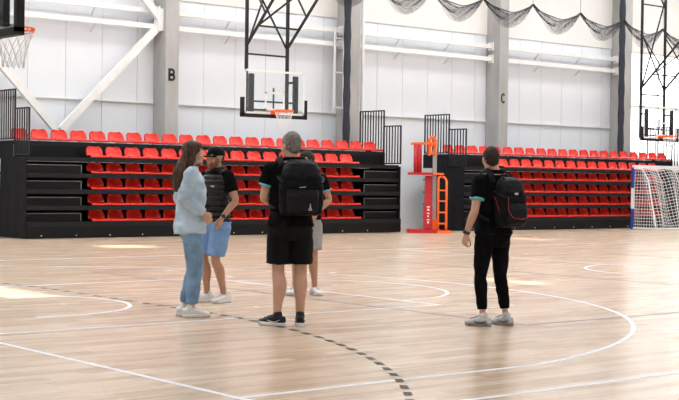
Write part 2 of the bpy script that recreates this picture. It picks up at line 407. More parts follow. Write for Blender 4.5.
def bleacher(label, xa, xb, top_n, low_first, low_n, end_open):
    t = thing('bleacher', label, 'bleachers', (xa, 14.54, 0))
    def P(b, name, m, parent=None, smooth=False):
        ob = b.build(name, M[m], parent or t, smooth)
        return ob
    ox, oy = xa, 14.54; W = xb-xa
    # base kickboard, decks with fascias, recessed back panels
    base = P(MB().box(0, W, 0, .06, .012, .284), 'kickboard', 'deck')
    for i in range(int(W/.9)):
        P(MB().cyl((.35+i*.9, .0, .07), (.35+i*.9, -.012, .07), .014, 10), 'bolt', 'bracket', base)
    for k in range(6):
        f = FY[k]-oy; z = DECKZ[k]
        P(MB().box(0, W, f+.03, YB-oy, z-.04, z), 'deck', 'deck')
        P(MB().box(0, W, f, f+.03, z-.105, z), 'fascia', 'fascia')
        if k < 5: P(MB().box(.02, W-.02, .62 if k < 4 else .74, .64 if k < 4 else .76, z+.001, DECKZ[k+1]-.105), 'riser', 'deck')
    P(MB().box(.02, W-.02, .3, YB-oy, .015, .35), 'under_frame', 'deck')
    # end covers
    for s, xe in ((-1, 0.0), (1, W)):
        b = MB(); n = 14
        rows = []
        for j in range(9):
            z = .012 + (1.86-.012)*j/8
            rows.append([(xe + s*(.012+.012*math.sin(i*1.3)*(1-j/8) + .05*(1-j/8)*(i/n)), .05 + 1.35*i/n, z) for i in range(n+1)])
        b.grid(rows)
        rows2 = [[(xe + s*.002, q[1], q[2]) for q in r] for r in rows]
        b.grid(rows2); P(b, 'end_cover', 'fabric_dark', None, True)
        P(MB().box(min(xe, xe+s*.02), max(xe, xe+s*.02), .74, YB-oy, 1.86, 2.26), 'end_panel', 'fabric_dark')
    # open step boxes at both ends of the lower rows
    for k in range(4):
        z = DECKZ[k]
        for (a, b2) in ((.03, end_open[0]), (W-end_open[1], W-.03)):
            s = P(MB().box(a, b2, .16, .55, z+.001, z+.20), 'step_box', 'deck')
            e = b2 if a < 1 else a
            P(MB().box(a, b2, .15, .16, z+.185, z+.20).box(e-.009, e+.009, .15, .16, z+.001, z+.20), 'edge_trim', 'lightgrey', s)
    # seats
    def put(x, y, z, brk=False):
        o = link('seat', SEAT, M['seat'], t); o.location = (x, y, z)
        if brk:
            q = link('bracket', BRK, M['bracket'], o); q.location = (0, -.17, 0)
    for k in range(5):
        for i in range(low_n): put(low_first - ox + .5235*i, FY[k]-oy+.235, DECKZ[k]+.012)
    for i in range(top_n): put(.28 + .5195*i, FY[5]-oy+.235, DECKZ[5]+.03, True)
    # stepped guard rails at both ends
    for xe in (.03, W-.03):
        for (ya, yb, z0, z1) in ((.02, .74, DECKZ[4]+.03, 3.03), (.745, 1.80, DECKZ[5]+.02, 3.48)):
            b = MB()
            for y in (ya, yb): b.beam((xe, y, z0), (xe, y, z1), .035)
            for z in (z0+.015, z1-.015): b.beam((xe, ya, z), (xe, yb, z), .035)
            g = P(b, 'guard_rail', 'blacksteel'); n = int((yb-ya)/.115)
            for i in range(1, n):
                y = ya+(yb-ya)*i/n; P(MB().beam((xe, y, z0), (xe, y, z1), .026), 'baluster', 'blacksteel', g)
    return t
bleacher('black telescopic bleachers with red seats standing behind the group of four people', 7.36, 18.85, 22, 9.30, 16, (1.45, 1.25))
bleacher('black telescopic bleachers with red seats partly hidden behind the white goal net', 21.38, 32.25, 21, 23.4, 15, (1.45, 1.0))

# ------------------------------------------------------------------ hanging basketball hoops
def hoop(label, rim, rz):
    """local frame: rim centre at origin x/y, board behind at +y"""
    t = thing('basketball_hoop', label, 'basketball hoop', (rim[0], rim[1], 0), rz)
    zr = rim[2]; zb = zr-.09; yb = .375
    bd = MB().box(-.9, .9, yb, yb+.012, zb, zb+1.05).build('backboard', M['glass'], t)
    b = MB()
    for (xa, xb, za, zc) in ((-.9, .9, zb, zb+.05), (-.9, .9, zb+1.0, zb+1.05), (-.9, -.85, zb, zb+1.05), (.85, .9, zb, zb+1.05),
                             (-.295, .295, zr, zr+.05), (-.295, .295, zr+.40, zr+.45), (-.295, -.245, zr, zr+.45), (.245, .295, zr, zr+.45)):
        b.box(xa, xb, yb-.004, yb, za, zc)
    b.build('board_marking', M['white'], bd)
    b = MB(); b.box(-.97, .97, yb-.03, yb+.06, zb-.085, zb-.002); b.box(-.97, -.902, yb-.03, yb+.06, zb-.05, zb+.38); b.box(.902, .97, yb-.03, yb+.06, zb-.05, zb+.38)
    b.build('edge_padding', M['rubber'], t)
    b = MB()
    for s in (-.66, .66): b.box(s-.06, s+.06, yb+.015, yb+.09, zb+.03, zb+.95)
    for z in (zb+.10, zb+.30): b.box(-.66, .66, yb+.03, yb+.08, z-.02, z+.02)
    b.beam((0, yb+.05, zr), (0, yb+.05, zr+.55), .03)
    b.build('board_frame', M['blacksteel'], t)
    r = MB().tube([(.225*math.cos(a), .225*math.sin(a), zr) for a in np.linspace(0, 2*math.pi, 33)[:-1]], .011, 8, closed=True)
    rim_o = r.build('rim', M['orange'], t, True)
    b = MB(); b.box(-.09, .09, .20, yb, zr-.045, zr+.006); b.box(-.12, .12, yb-.02, yb, zr-.09, zr+.01)
    for k in range(24):
        a = 2*math.pi*k/24; b.tube([(.23*math.cos(a), .23*math.sin(a), zr-.008), (.222*math.cos(a), .222*math.sin(a), zr-.035)], .006, 5)
    b.tube([(.222*math.cos(a), .222*math.sin(a), zr-.036) for a in np.linspace(0, 2*math.pi, 33)[:-1]], .009, 6, closed=True)
    b.build('rim_bracket', M['orange'], rim_o)
    n = MB(); R = lambda q: .222-.10*min(1, q*1.35)
    for s in (-1, 1):
        for k in range(12):
            n.tube([(R(q)*math.cos(2*math.pi*(k/12+s*q*.17)), R(q)*math.sin(2*math.pi*(k/12+s*q*.17)), zr-.02-.42*q) for q in np.linspace(0, 1, 8)], .005, 4)
    n.build('net', M['netwhite'], rim_o)
    yp = yb+.33
    for s in (-.61, .61):
        MB().beam((s, yp, zb+.02), (s, yp, ZC), .065).build('hanger_pole', M['blacksteel'], t)
        for z in (zb+.12, zb+.8): MB().beam((s, yb+.06, z), (s, yp, z), .05).build('standoff_arm', M['blacksteel'], t)
        MB().beam((s, yp, zr+1.55), (s, yp-(ZC-zr-1.55)*1.05, ZC), .05).build('stay_bar', M['blacksteel'], t)
        MB().beam((s, yp-.75, zr+2.25), (s, yp, zr+3.3), .035).build('link_bar', M['blacksteel'], t)
    for z in (zr+1.35, zr+4.3): MB().beam((-.61, yp, z), (.61, yp, z), .04).build('cross_bar', M['blacksteel'], t)
    MB().beam((-.61, yp-.45, zr+1.98), (.61, yp-.45, zr+1.98), .04).build('cross_bar', M['blacksteel'], t)
    MB().beam((-.61, yp-.45, zr+1.98), (.61, yp-2.0, zr+3.45), .04).build('cross_bar', M['blacksteel'], t)
    MB().beam((-.61, yp, zr+3.35), (.61, yp, zr+1.5), .035).build('cross_bar', M['blacksteel'], t)
    MB().beam((.61, yp, zr+4.6), (-.61, yp, zr+1.5), .035).build('cross_bar', M['blacksteel'], t)
    MB().beam((.61, yp, zr+4.2), (-.61, yp, zr+6.0), .035).build('cross_bar', M['blacksteel'], t)
    return t
hoop('ceiling-hung glass basketball hoop in front of the bleachers behind the group of four', (12.6, 11.80, 3.09), 0)
hoop('ceiling-hung glass basketball hoop above the white handball goal', (29.5, 13.35, 3.05), 0)
hoop('glass basketball hoop over the painted key, seen from behind its board', (0.0, .08, 3.08), math.pi/2)

# ------------------------------------------------------------------ handball goal
def goal():
    t = thing('handball_goal', 'white handball goal with blue bands and white net turned to the bleachers', 'goal', (28.42, 13.95, 0))
    def band(name, a, b, n, horiz):
        for i in range(n):
            p = [a[k]+(b[k]-a[k])*i/n for k in range(3)]; q = [a[k]+(b[k]-a[k])*(i+1)/n for k in range(3)]
            MB().beam(p, q, .08).build(name, M['blue'] if i % 2 == 0 and not horiz else M['goalwhite'], t)
    band('post', (0, 0, 0.0), (0, 0, 2.0), 3, False); band('post', (3.0, 0, 0.0), (3.0, 0, 2.0), 3, False)
    band('crossbar', (0, 0, 2.04), (3.0, 0, 2.04), 1, True)
    D = -.95
    for x in (0, 3.0):
        MB().tube([(x, 0, .035), (x, D, .035)], .025, 10).build('base_bar', M['goalwhite'], t)
        MB().tube([(x, 0, 1.97), (x, -.38, 1.95), (x, -.62, 1.6), (x, D, .05)], .022, 10).build('back_stay', M['goalwhite'], t)
    MB().tube([(0, D, .035), (3.0, D, .035)], .025, 10).build('base_bar', M['goalwhite'], t)
    b = MB(); R_ = .0075
    def S(u, v):  # back sheet with folds, u along goal 0..3, v from bar down
        y0 = np.interp(v, [0, .35, .75, 2.3], [0, -.36, -.58, D]); z0 = np.interp(v, [0, .35, .75, 2.3], [1.99, 1.96, 1.6, .05])
        w = .06*math.sin(u*7.0+v*1.3)+.035*math.sin(u*13+1)
        sag = .05*math.sin(u*5.5)
        k = min(1, v/.5)*min(1, (2.3-v)/.4+.3)
        return (u, y0+w*k+.10*k*math.sin(math.pi*u/3), max(.03, z0+sag*k))
    for i in range(31): b.tube([S(i*.1, v) for v in np.linspace(0, 2.3, 24)], R_, 4)
    for j in range(24): b.tube([S(u, j*.1) for u in np.linspace(0, 3.0, 40)], R_, 4)
    for x in (0.0, 3.0):
        for j in range(20):
            z = .06+j*.1; d = np.interp(z, [.05, 1.6, 1.95, 2.0], [D, -.62, -.38, 0])
            b.tube([(x+.03*math.sin(3*q+j*.4), d*q, z) for q in np.linspace(0, 1, 8)], R_, 4)
        for i in range(1, 10):
            y = D*i/10; zt = np.interp(-y, [0, .38, .62, .95], [1.97, 1.95, 1.6, .06])
            b.tube([(x+.03*math.sin(z*3+i), y, z) for z in np.linspace(.04, zt, 10)], R_, 4)
    b.build('goal_net', M['netwhite'], t, kind='stuff')
    return t
goal()

# ------------------------------------------------------------------ referee stand
def referee_stand():
    base = Vector((19.49, 14.0, 0)); k = 34.9
    t = thing('referee_stand', 'red and orange volleyball referee stand with ladder between the bleachers', 'referee stand', base, math.atan2(-.635, .773))
    px = lambda x: (x-430)/k
    pz = lambda y: (232.3-y)/k
    b = MB().box(px(407), px(440), -.30, .30, 0.0, .10); b.box(px(440), px(450), -.36, .36, 0, .07)
    b.build('base_plate', M['red'], t)
    b = MB().box(px(424), px(431), -.10, .10, .10, pz(176)); b.build('mast', M['red'], t)
    pan = MB().box(px(422.5), px(431.5), -.16, -.102, .12, pz(206)).build('front_panel', M['red'], t)
    mk = MB()
    for i, (w, h) in enumerate(((.05, .06), (.09, .03), (.04, .05), (.08, .03), (.06, .05), (.09, .03))):
        mk.box(px(427.3)-w/2, px(427.3)+w/2, -.164, -.16, .27+i*.09, .27+i*.09+h)
    mk.build('panel_lettering', M['white'], pan)
    MB().box(px(431.5), px(435.3), -.06, .06, .10, pz(150)).build('steel_column', M['steel'], t)
    MB().box(px(431), px(436), -.09, .09, .10, .40).build('column_foot', M['orange'], t)
    MB().box(px(407.5), px(431), -.34, .34, pz(175.3), pz(172.8)).build('platform', M['red'], t)
    MB().box(px(430), px(442), -.30, .30, pz(175), pz(173.2)).build('platform_edge', M['orange'], t)
    for x in (413.5, 416.5, 419.0):
        MB().tube([(px(x), -.20+(x-416)*.05, pz(172.8)), (px(x), -.20+(x-416)*.05, pz(145.5))], .045, 12).build('guard_pad', M['red'], t, True)
    MB().beam((px(410), -.2, pz(144.5)), (px(433), -.2, pz(144)), .06).build('hand_rail', M['orange'], t)
    MB().beam((px(410), .2, pz(144.5)), (px(433), .2, pz(144)), .06).build('hand_rail', M['orange'], t)
    b = MB()
    for y in (-.15, .15):
        b.tube([(px(428), y, pz(156)), (px(428), y, pz(141)), (px(429.5), y, pz(138)), (px(432), y, pz(138)), (px(433.5), y, pz(141)), (px(433.5), y, pz(156))], .04, 10)
    b.box(px(428), px(433.5), -.17, .17, pz(147), pz(143.5)); b.box(px(428.3), px(433), -.17, .17, pz(154.5), pz(152.5))
    b.build('seat_frame', M['orange'], t)
    for y in (-.0, ):
        l = MB()
        l.tube([(px(436.5), -.30, 0.02), (px(436.5), -.30, pz(180)), (px(437), -.26, pz(177.5)), (px(439), -.2, pz(176.5)), (px(442.5), -.24, pz(177.5)), (px(444.5), -.30, pz(180.5)), (px(444.5), -.34, .02)], .035, 10)
        lo = l.build('ladder_rail', M['orange'], t, True)
        for yy in (190, 200.5, 211.5, 222.5):
            MB().box(px(436.5), px(444.5), -.36, -.27, pz(yy+.9), pz(yy-.6)).build('rung', M['orange'], lo)
        MB().box(px(435.8), px(450), -.40, -.20, 0.0, .075).build('ladder_foot', M['orange'], t)
    return t
referee_stand()

# ------------------------------------------------------------------ lifted divider net
def divider_net():
    cus = [(13.6, 6.95), (15.65, 6.95), (17.7, 6.95), (19.8, 6.93), (21.88, 6.90), (24.03, 6.92), (26.23, 6.85), (28.36, 6.84), (30.44, 6.70), (32.5, 6.62), (34.6, 6.55)]
    t = thing('divider_net', 'dark grey divider net drawn up in swags high before the wall', 'divider net', (24, 14.4, 6.9))
    o = Vector((24, 14.4, 6.9))
    for x, z in cus: MB().tube([Vector((x, 14.4, z))-o, Vector((x, 14.4, ZC))-o], .006, 6).build('hanger_cord', M['netdark'], t)
    for a, b in zip(cus[:-1], cus[1:]):
        m = MB()
        for layer in range(2):
            def S(u, v):
                sag = (.34+.05*layer) + (.44-.03*layer)*v
                x = a[0]+(b[0]-a[0])*u; z = a[1]+(b[1]-a[1])*u - sag*(1-abs(2*u-1)**1.7)
                y = 14.4 + (layer-1)*.10*math.sin(math.pi*u) + .05*math.sin(v*9+u*11+layer)
                return Vector((x, y, z))-o
            for j in range(15): m.tube([S(u, (j/14)**1.5) for u in np.linspace(0, 1, 21)], .0042 if j else .012, 3)
            for i in range(1, 60): m.tube([S(i/60+.012*math.sin(v*8+layer), v) for v in np.linspace(0, 1, 6)], .0026, 3)
        m.build('net_swag', M['netdark'], t, kind='stuff')
    return t
divider_net()

# ------------------------------------------------------------------ people
def catmull(pts, n):
    pts = [np.array(p, float) for p in pts]; out = []
    if len(pts) == 2: return [pts[0]+(pts[1]-pts[0])*i/n for i in range(n+1)]
    for i in range(len(pts)-1):
        p0 = pts[max(i-1, 0)]; p1 = pts[i]; p2 = pts[i+1]; p3 = pts[min(i+2, len(pts)-1)]
        for k in range(n):
            t = k/n
            out.append(.5*((2*p1)+(-p0+p2)*t+(2*p0-5*p1+4*p2-p3)*t*t+(-p0+3*p1-3*p2+p3)*t**3))
    out.append(pts[-1]); return out
def limb(b, pts, radii, n=5, seg=14, flat=1.0, ref=None, cut=False):
    """tapered tube with rounded ends through joints"""
    q = catmull([list(p)+[r] for p, r in zip(pts, radii)], n)
    P = [Vector(v[:3]) for v in q]; R = [float(v[3]) for v in q]
    a = (P[0]-P[1]).normalized(); e = (P[-1]-P[-2]).normalized()
    P = [P[0]+a*R[0]*.75, P[0]+a*R[0]*.45] + P; R = [R[0]*.35, R[0]*.82] + R
    if not cut: P += [P[-1]+e*R[-1]*.45, P[-1]+e*R[-1]*.75]; R += [R[-1]*.82, R[-1]*.35]
    b.tube(P, R, seg, flat=flat, ref=ref)
def sections(b, secs, n=24, pw=2.3):
    """torso-like loft: (z, cx, cy, rx, ry)"""
    q = catmull(secs, 4); rings = []
    for z, cx, cy, rx, ry in q:
        ring = []
        for k in range(n):
            a = 2*math.pi*k/n; c, s = math.cos(a), math.sin(a)
            ring.append((cx+rx*math.copysign(abs(c)**(2/pw), c), cy+ry*math.copysign(abs(s)**(2/pw), s), z))
        rings.append(ring)
    b.rings(rings)
def remesh(b, name, voxel=.007, smooth=4, wrinkle=0.0, wscale=14.0, stretch=(1, 1, 1), seed=0.0, fine=0.0, quilt=None):
    me = b.mesh('tmp'); ob = bpy.data.objects.new('tmp', me)
    r = ob.modifiers.new('r', 'REMESH'); r.mode = 'VOXEL'; r.voxel_size = voxel; r.use_smooth_shade = True
    if smooth:
        s = ob.modifiers.new('s', 'SMOOTH'); s.factor = .5; s.iterations = smooth
    me2 = evaluated_mesh(ob); bpy.data.meshes.remove(me)
    me2.name = name; me2.materials.clear()
    if wrinkle or fine or quilt:
        nv = len(me2.vertices); co = np.empty(nv*3, 'f'); no = np.empty(nv*3, 'f')
        me2.vertices.foreach_get('co', co); me2.vertex_normals.foreach_get('vector', no); D = np.zeros(nv)
        for i, c in enumerate(co.reshape(-1, 3).tolist()):
            c = Vector(c); d = 0.0
            if wrinkle:
                p = Vector((c.x*wscale*stretch[0]+seed, c.y*wscale*stretch[1], c.z*wscale*stretch[2]))
                d += wrinkle*(1-2*abs(noise.noise(p))) + .5*wrinkle*noise.noise(p*2.1)
            if fine: d += fine*noise.noise(Vector((c.x*90, c.y*90, c.z*30)))
            if quilt: d += quilt[1]*(abs(math.sin(math.pi*c.z/quilt[0]))-.6)
            D[i] = d
        co += (no.reshape(-1, 3)*D[:, None]).ravel().astype('f'); me2.vertices.foreach_set('co', co)
        me2.update()
    me2.polygons.foreach_set('use_smooth', [True]*len(me2.polygons))
    return me2

def hand(b, wrist, d, pn, side, curl=.5, spread=1.0):
    """five fingers; d = pointing direction, pn = palm normal, side = +1 thumb towards (d x pn)"""
    w = Vector(wrist); d = Vector(d).normalized(); pn = Vector(pn); pn = (pn-d*pn.dot(d)).normalized(); x = d.cross(pn)*side
    # palm
    rings = []
    for t, wd, th in ((-.01, .026, .021), (.02, .034, .019), (.055, .041, .018), (.088, .042, .015), (.098, .036, .011)):
        c = w + d*t
        rings.append([c + x*wd*math.cos(a) + pn*th*math.sin(a) for a in [2*math.pi*k/14 for k in range(14)]])
    b.rings(rings)
    for i, (off, ln) in enumerate(((.031, .072), (.0105, .080), (-.0105, .074), (-.031, .058))):
        p = w + d*.085 + x*off; dirv = (d + x*off*1.5*spread).normalized(); pts = [p]; rad = [.0098]
        ang = 0
        for k, f in enumerate((.45, .30, .25)):
            ang += curl*(.75 if k == 0 else 1.0)
            p = p + (dirv*math.cos(ang) + pn*math.sin(ang))*ln*f; pts.append(p); rad.append((.0092, .0085, .0072)[k])
        limb(b, pts, rad, n=3, seg=8)
    p0 = w + d*.022 + x*.024 + pn*.004
    p1 = w + d*.055 + x*.052 + pn*.014; p2 = w + d*.085 + x*.056 + pn*.030; p3 = w + d*.106 + x*.050 + pn*.040
    limb(b, [p0, p1, p2, p3], [.016, .0125, .0105, .008], n=3, seg=8)

DEF = dict(
    hip=(.095, 0, .93), shoulder=(.180, -.015, 1.465),
)
def mir(p): return (-p[0], p[1], p[2])
TORSO = [(.80, 0, 0, .10, .085), (.86, 0, -.008, .155, .108), (.93, 0, -.015, .172, .118), (1.02, 0, -.005, .160, .108), (1.10, 0, .002, .147, .098),
         (1.20, 0, .005, .157, .106), (1.31, 0, .006, .176, .118), (1.40, 0, .0, .182, .112), (1.46, 0, -.012, .165, .090), (1.505, 0, -.022, .110, .070), (1.54, 0, -.022, .062, .058)]
TORSO_F = [(.80, 0, 0, .10, .085), (.86, 0, -.010, .160, .112), (.92, 0, -.018, .172, .120), (1.02, 0, -.005, .148, .100), (1.10, 0, .004, .124, .085),
           (1.20, 0, .006, .134, .094), (1.30, 0, .014, .152, .112), (1.39, 0, .002, .158, .100), (1.455, 0, -.012, .140, .080), (1.50, 0, -.020, .090, .062), (1.54, 0, -.020, .052, .050)]
def inflate(secs, d, z0, z1, dz=0, dd=None):
    """cut a torso profile to z0..z1 and grow it by d (dd: extra growth at the bottom)"""
    zs = [s[0] for s in secs]; out = []
    n = 9
    for i in range(n+1):
        z = z0+(z1-z0)*i/n
        v = [float(np.interp(z, zs, [s[k] for s in secs])) for k in range(1, 5)]
        g = d + (dd or 0)*(1-i/n)**1.5
        if z > 1.47: g = min(g, .014)
        out.append((z, v[0], v[1], v[2]+g, v[3]+g))
    return out

SKIN = mat('skin', (.58, .34, .25), .5, var=.07, scale=14)
SKIN_TAN = mat('skin_tanned', (.50, .265, .175), .5, var=.07, scale=14)
LIP = mat('lips', (.50, .16, .14), .45, var=.05, scale=30)
EYE = mat('eye_white', (.75, .74, .72), .25, var=.02, scale=30)
IRIS = mat('iris_dark', (.05, .035, .025), .2, var=.1, scale=60)
BROW = mat('brow', (.07, .045, .03), .8, var=.2, scale=60)
HAIR_BROWN = mat('brown_hair', (.062, .031, .018), .5, var=.5, scale=9, stretch=(6, 6, .5), bump=.5, bscale=14, spec=.25)
HAIR_DARK = mat('dark_hair', (.030, .021, .016), .6, var=.35, scale=30, bump=.4, bscale=80, spec=0.25)
HAIR_GREY = mat('grey_hair', (.17, .16, .155), .6, var=.45, scale=40, bump=.4, bscale=80)
BEARD = mat('reddish_beard', (.24, .10, .055), .8, var=.3, scale=50, bump=.3, bscale=90)
BLACK_CLOTH = mat('black_cloth', (.005, .005, .006), .85, var=.25, scale=10, bump=.15, bscale=120, spec=0.05)
BLACK_POLY = mat('black_polyester', (.006, .006, .007), .65, var=.25, scale=10, bump=.2, bscale=60, spec=0.1)
VEST = mat('black_vest', (.011, .011, .013), .5, var=.25, scale=12, bump=.15, bscale=60, spec=0.3)
PACK = mat('black_pack_fabric', (.007, .007, .009), .6, var=.3, scale=14, bump=.25, bscale=160, spec=0.08)
PACK2 = mat('dark_pack_fabric', (.010, .010, .013), .55, var=.3, scale=14, bump=.25, bscale=160, spec=0.12)
CYAN = mat('cyan_trim', (.10, .50, .60), .7, var=.06, scale=20)
DENIM = mat('washed_denim', (.19, .32, .49), .85, var=.30, scale=7, bump=.2, bscale=200, spec=0.15)
DENIM_LIGHT = mat('pale_denim_shirt', (.47, .60, .73), .85, var=.2, scale=6, bump=.2, bscale=160, spec=0.15)
BLUE_SHORT = mat('light_blue_cloth', (.20, .36, .66), .85, var=.10, scale=9, bump=.1, bscale=120, spec=0.15)
GREY_SHORT = mat('grey_melange', (.36, .365, .38), .9, var=.16, scale=60, bump=.1, bscale=120, spec=0.15)
SHOE_WHITE = mat('white_shoe', (.80, .80, .81), .5, var=.04, scale=15)
SHOE_BLACK = mat('black_shoe', (.016, .018, .021), .6, var=.3, scale=30, spec=0.25)
SHOE_GREY = mat('grey_shoe', (.58, .59, .60), .6, var=.3, scale=30)
SOLE_WHITE = mat('white_sole', (.78, .78, .77), .5, var=.04, scale=15)
SOLE_GREY = mat('grey_sole', (.30, .29, .28), .6, var=.2, scale=25)
REDP = mat('red_detail', (.45, .02, .03), .5, var=.05, scale=20)
SOCK_W = mat('white_sock', (.78, .78, .78), .9, var=.04, scale=40)
SOCK_B = mat('black_sock', (.012, .012, .013), .9, var=.1, scale=40)
MARKW = mat('white_print', (.62, .63, .64), .6, var=.04, scale=40)
NAVY = mat('dark_shoe_panel', (.045, .055, .085), .55, var=.2, scale=30)
WATCH = mat('black_watch', (.012, .012, .013), .35, var=.2, scale=40)

def shoe(t, ankle, yaw, upper, sole, sock=None, detail=None, lace=None, L=.285, name='shoe', lift=0.0, swoosh=None):
    """shoe under an ankle; toe points along +y turned by yaw (degrees, + = to the person's left)"""
    a = math.radians(yaw); Mx = Matrix.Translation((ankle[0], ankle[1], lift)) @ Matrix.Rotation(a, 4, 'Z')
    T = lambda p: Mx @ Vector(p)
    h = L*.30
    prof = [(-h+.000, .030, .030, .088), (-h+.03, .038, .038, .100), (0, .040, .040, .108), (.05, .041, .042, .096), (.10, .045, .047, .076), (.15, .047, .051, .062), (.185, .043, .047, .054), (L-h-.012, .028, .030, .040)]
    rings = []
    for y, wl, wr, top in prof:
        rg = []
        for k in range(14):
            an = 2*math.pi*k/14; c, s = math.cos(an), math.sin(an)
            zc = .012+(top-.012)/2
            rg.append(T(((wr if c > 0 else wl)*math.copysign(abs(c)**.8, c), y, zc+(top-.012)/2*math.copysign(abs(s)**.8, s))))
        rings.append(rg)
    b = MB().rings(rings)
    limb(b, [T((0, -.005, .07)), T((0, -.012, .115))], [.044, .041])
    so = link(name, remesh(b, name, .005, 3), upper, t)
    b = MB(); rings = []
    for z, g in ((.0, -.003), (.006, .004), (.030, .003), (.036, -.003)):
        rg = []
        for (y, w) in [(-h-.004, .020), (-h+.012, .034), (0, .040), (.06, .042), (.12, .049), (.17, .047), (L-h-.03, .034), (L-h-.002, .014)]:
            rg.append((w+g, y, z + (.006 if y > .15 else 0)*(1 if z < .01 else 1)))
        rg = [T(p) for p in rg] + [T((-p[0], p[1], p[2])) for p in rg[::-1]]
        rings.append(rg)
    b.rings(rings); b.build('sole', sole, so, True)
    if lace:
        b = MB()
        for i in range(4):
            y = .045+i*.026; z = np.interp(y, [.04, .10, .15], [.102, .081, .066])
            b.tube([T((-.022, y, z-.004)), T((0, y+.004, z+.004)), T((.022, y, z-.004))], .005, 5)
        b.build('laces', lace, so)
    if detail:
        b = MB()
        for s in (-1, 1):
            b.tube([T((s*.037, -h+.02, .05)), T((s*.0435, -.01, .035)), T((s*.047, .07, .034))], [.011, .014, .006], 6, flat=.5)
        b.build('side_panel', detail, so)
    if swoosh:
        b = MB()
        for s in (-1, 1):
            b.tube([T((s*.037, -.055, .062)), T((s*.043, -.01, .040)), T((s*.0455, .02, .038)), T((s*.0425, .085, .056))], [.003, .009, .011, .002], 6, flat=.5)
        b.build('side_stripe', swoosh, so)
    if sock:
        b = MB(); limb(b, [T((0, -.008, .09)), T((0, -.010, .128))], [.041, .0395], cut=True); b.build('sock', sock, t, True)
    return so

def head_parts(b, Hm, female=False, beard=False):
    E = lambda c, r: b.ell(c, r, 18, 12, Hm)
    k = .95 if female else 1.0
    E((0, -.012, .028), (.076*k, .097*k, .088*k))          # skull
    E((0, .030, -.012), (.062*k, .064, .080))              # face
    E((0, .034, -.052), (.054*k, .058, .056))              # jaw
    E((0, .070, -.092), (.024*k, .022, .019))              # chin
    for s in (-1, 1):
        E((s*.036, .058, -.022), (.028, .030, .026))       # cheek
        E((s*.078*k, -.008, -.008), (.011, .021, .033))    # ear
        E((s*.030, .078, .034), (.028, .014, .010))        # brow
        E((s*.011, .101, -.024), (.009, .010, .009))       # nostril
    limb(b, [Hm @ Vector((0, .086, .026)), Hm @ Vector((0, .098, .0)), Hm @ Vector((0, .111, -.022))], [.010, .011, .0125], n=3, seg=8)
    E((0, .088, -.053), (.024, .012, .007)); E((0, .086, -.066), (.022, .012, .0075))
def face_parts(t, Hm, skin_lip=LIP, brow=BROW, smile=False):
    for s in (-1, 1):
        e = MB().ell((s*.031, .0795, .012), (.0125, .008, .007), 14, 10, Hm).build('eye', EYE, t, True)
        MB().ell((s*.031, .0860, .012), (.0055, .0025, .006), 12, 8, Hm).build('iris', IRIS, e, True)
        b = MB(); b.tube([Hm @ Vector((s*.014, .0945, .032)), Hm @ Vector((s*.032, .0935, .038)), Hm @ Vector((s*.050, .080, .033))], [.004, .005, .003], 6); b.build('eyebrow', brow, t, True)
    b = MB(); up = .006 if smile else 0
    b.tube([Hm @ Vector((-.028, .085, -.056+up)), Hm @ Vector((-.012, .0985, -.060)), Hm @ Vector((.012, .0985, -.060)), Hm @ Vector((.028, .085, -.056+up))], [.004, .0065, .0065, .004], 8)
    mo = b.build('mouth', skin_lip, t, True)
    if smile:
        b = MB(); b.tube([Hm @ Vector((-.018, .098, -.0585)), Hm @ Vector((0, .1025, -.0605)), Hm @ Vector((.018, .098, -.0585))], .0035, 6); b.build('teeth', EYE, mo, True)
def short_hair(t, Hm, m, seed, top=.012):
    b = MB(); E = lambda c, r: b.ell(c, r, 20, 14, Hm)
    E((0, -.020, .040), (.0800, .0955, .083+top)); E((0, .018, .068), (.062, .066, .046+top*.7)); E((0, -.048, .000), (.066, .062, .072))
    for s in (-1, 1): E((s*.066, -.008, .030), (.0135, .040, .045))
    return link('hair', remesh(b, 'hair', .005, 2, fine=.006), m, t)

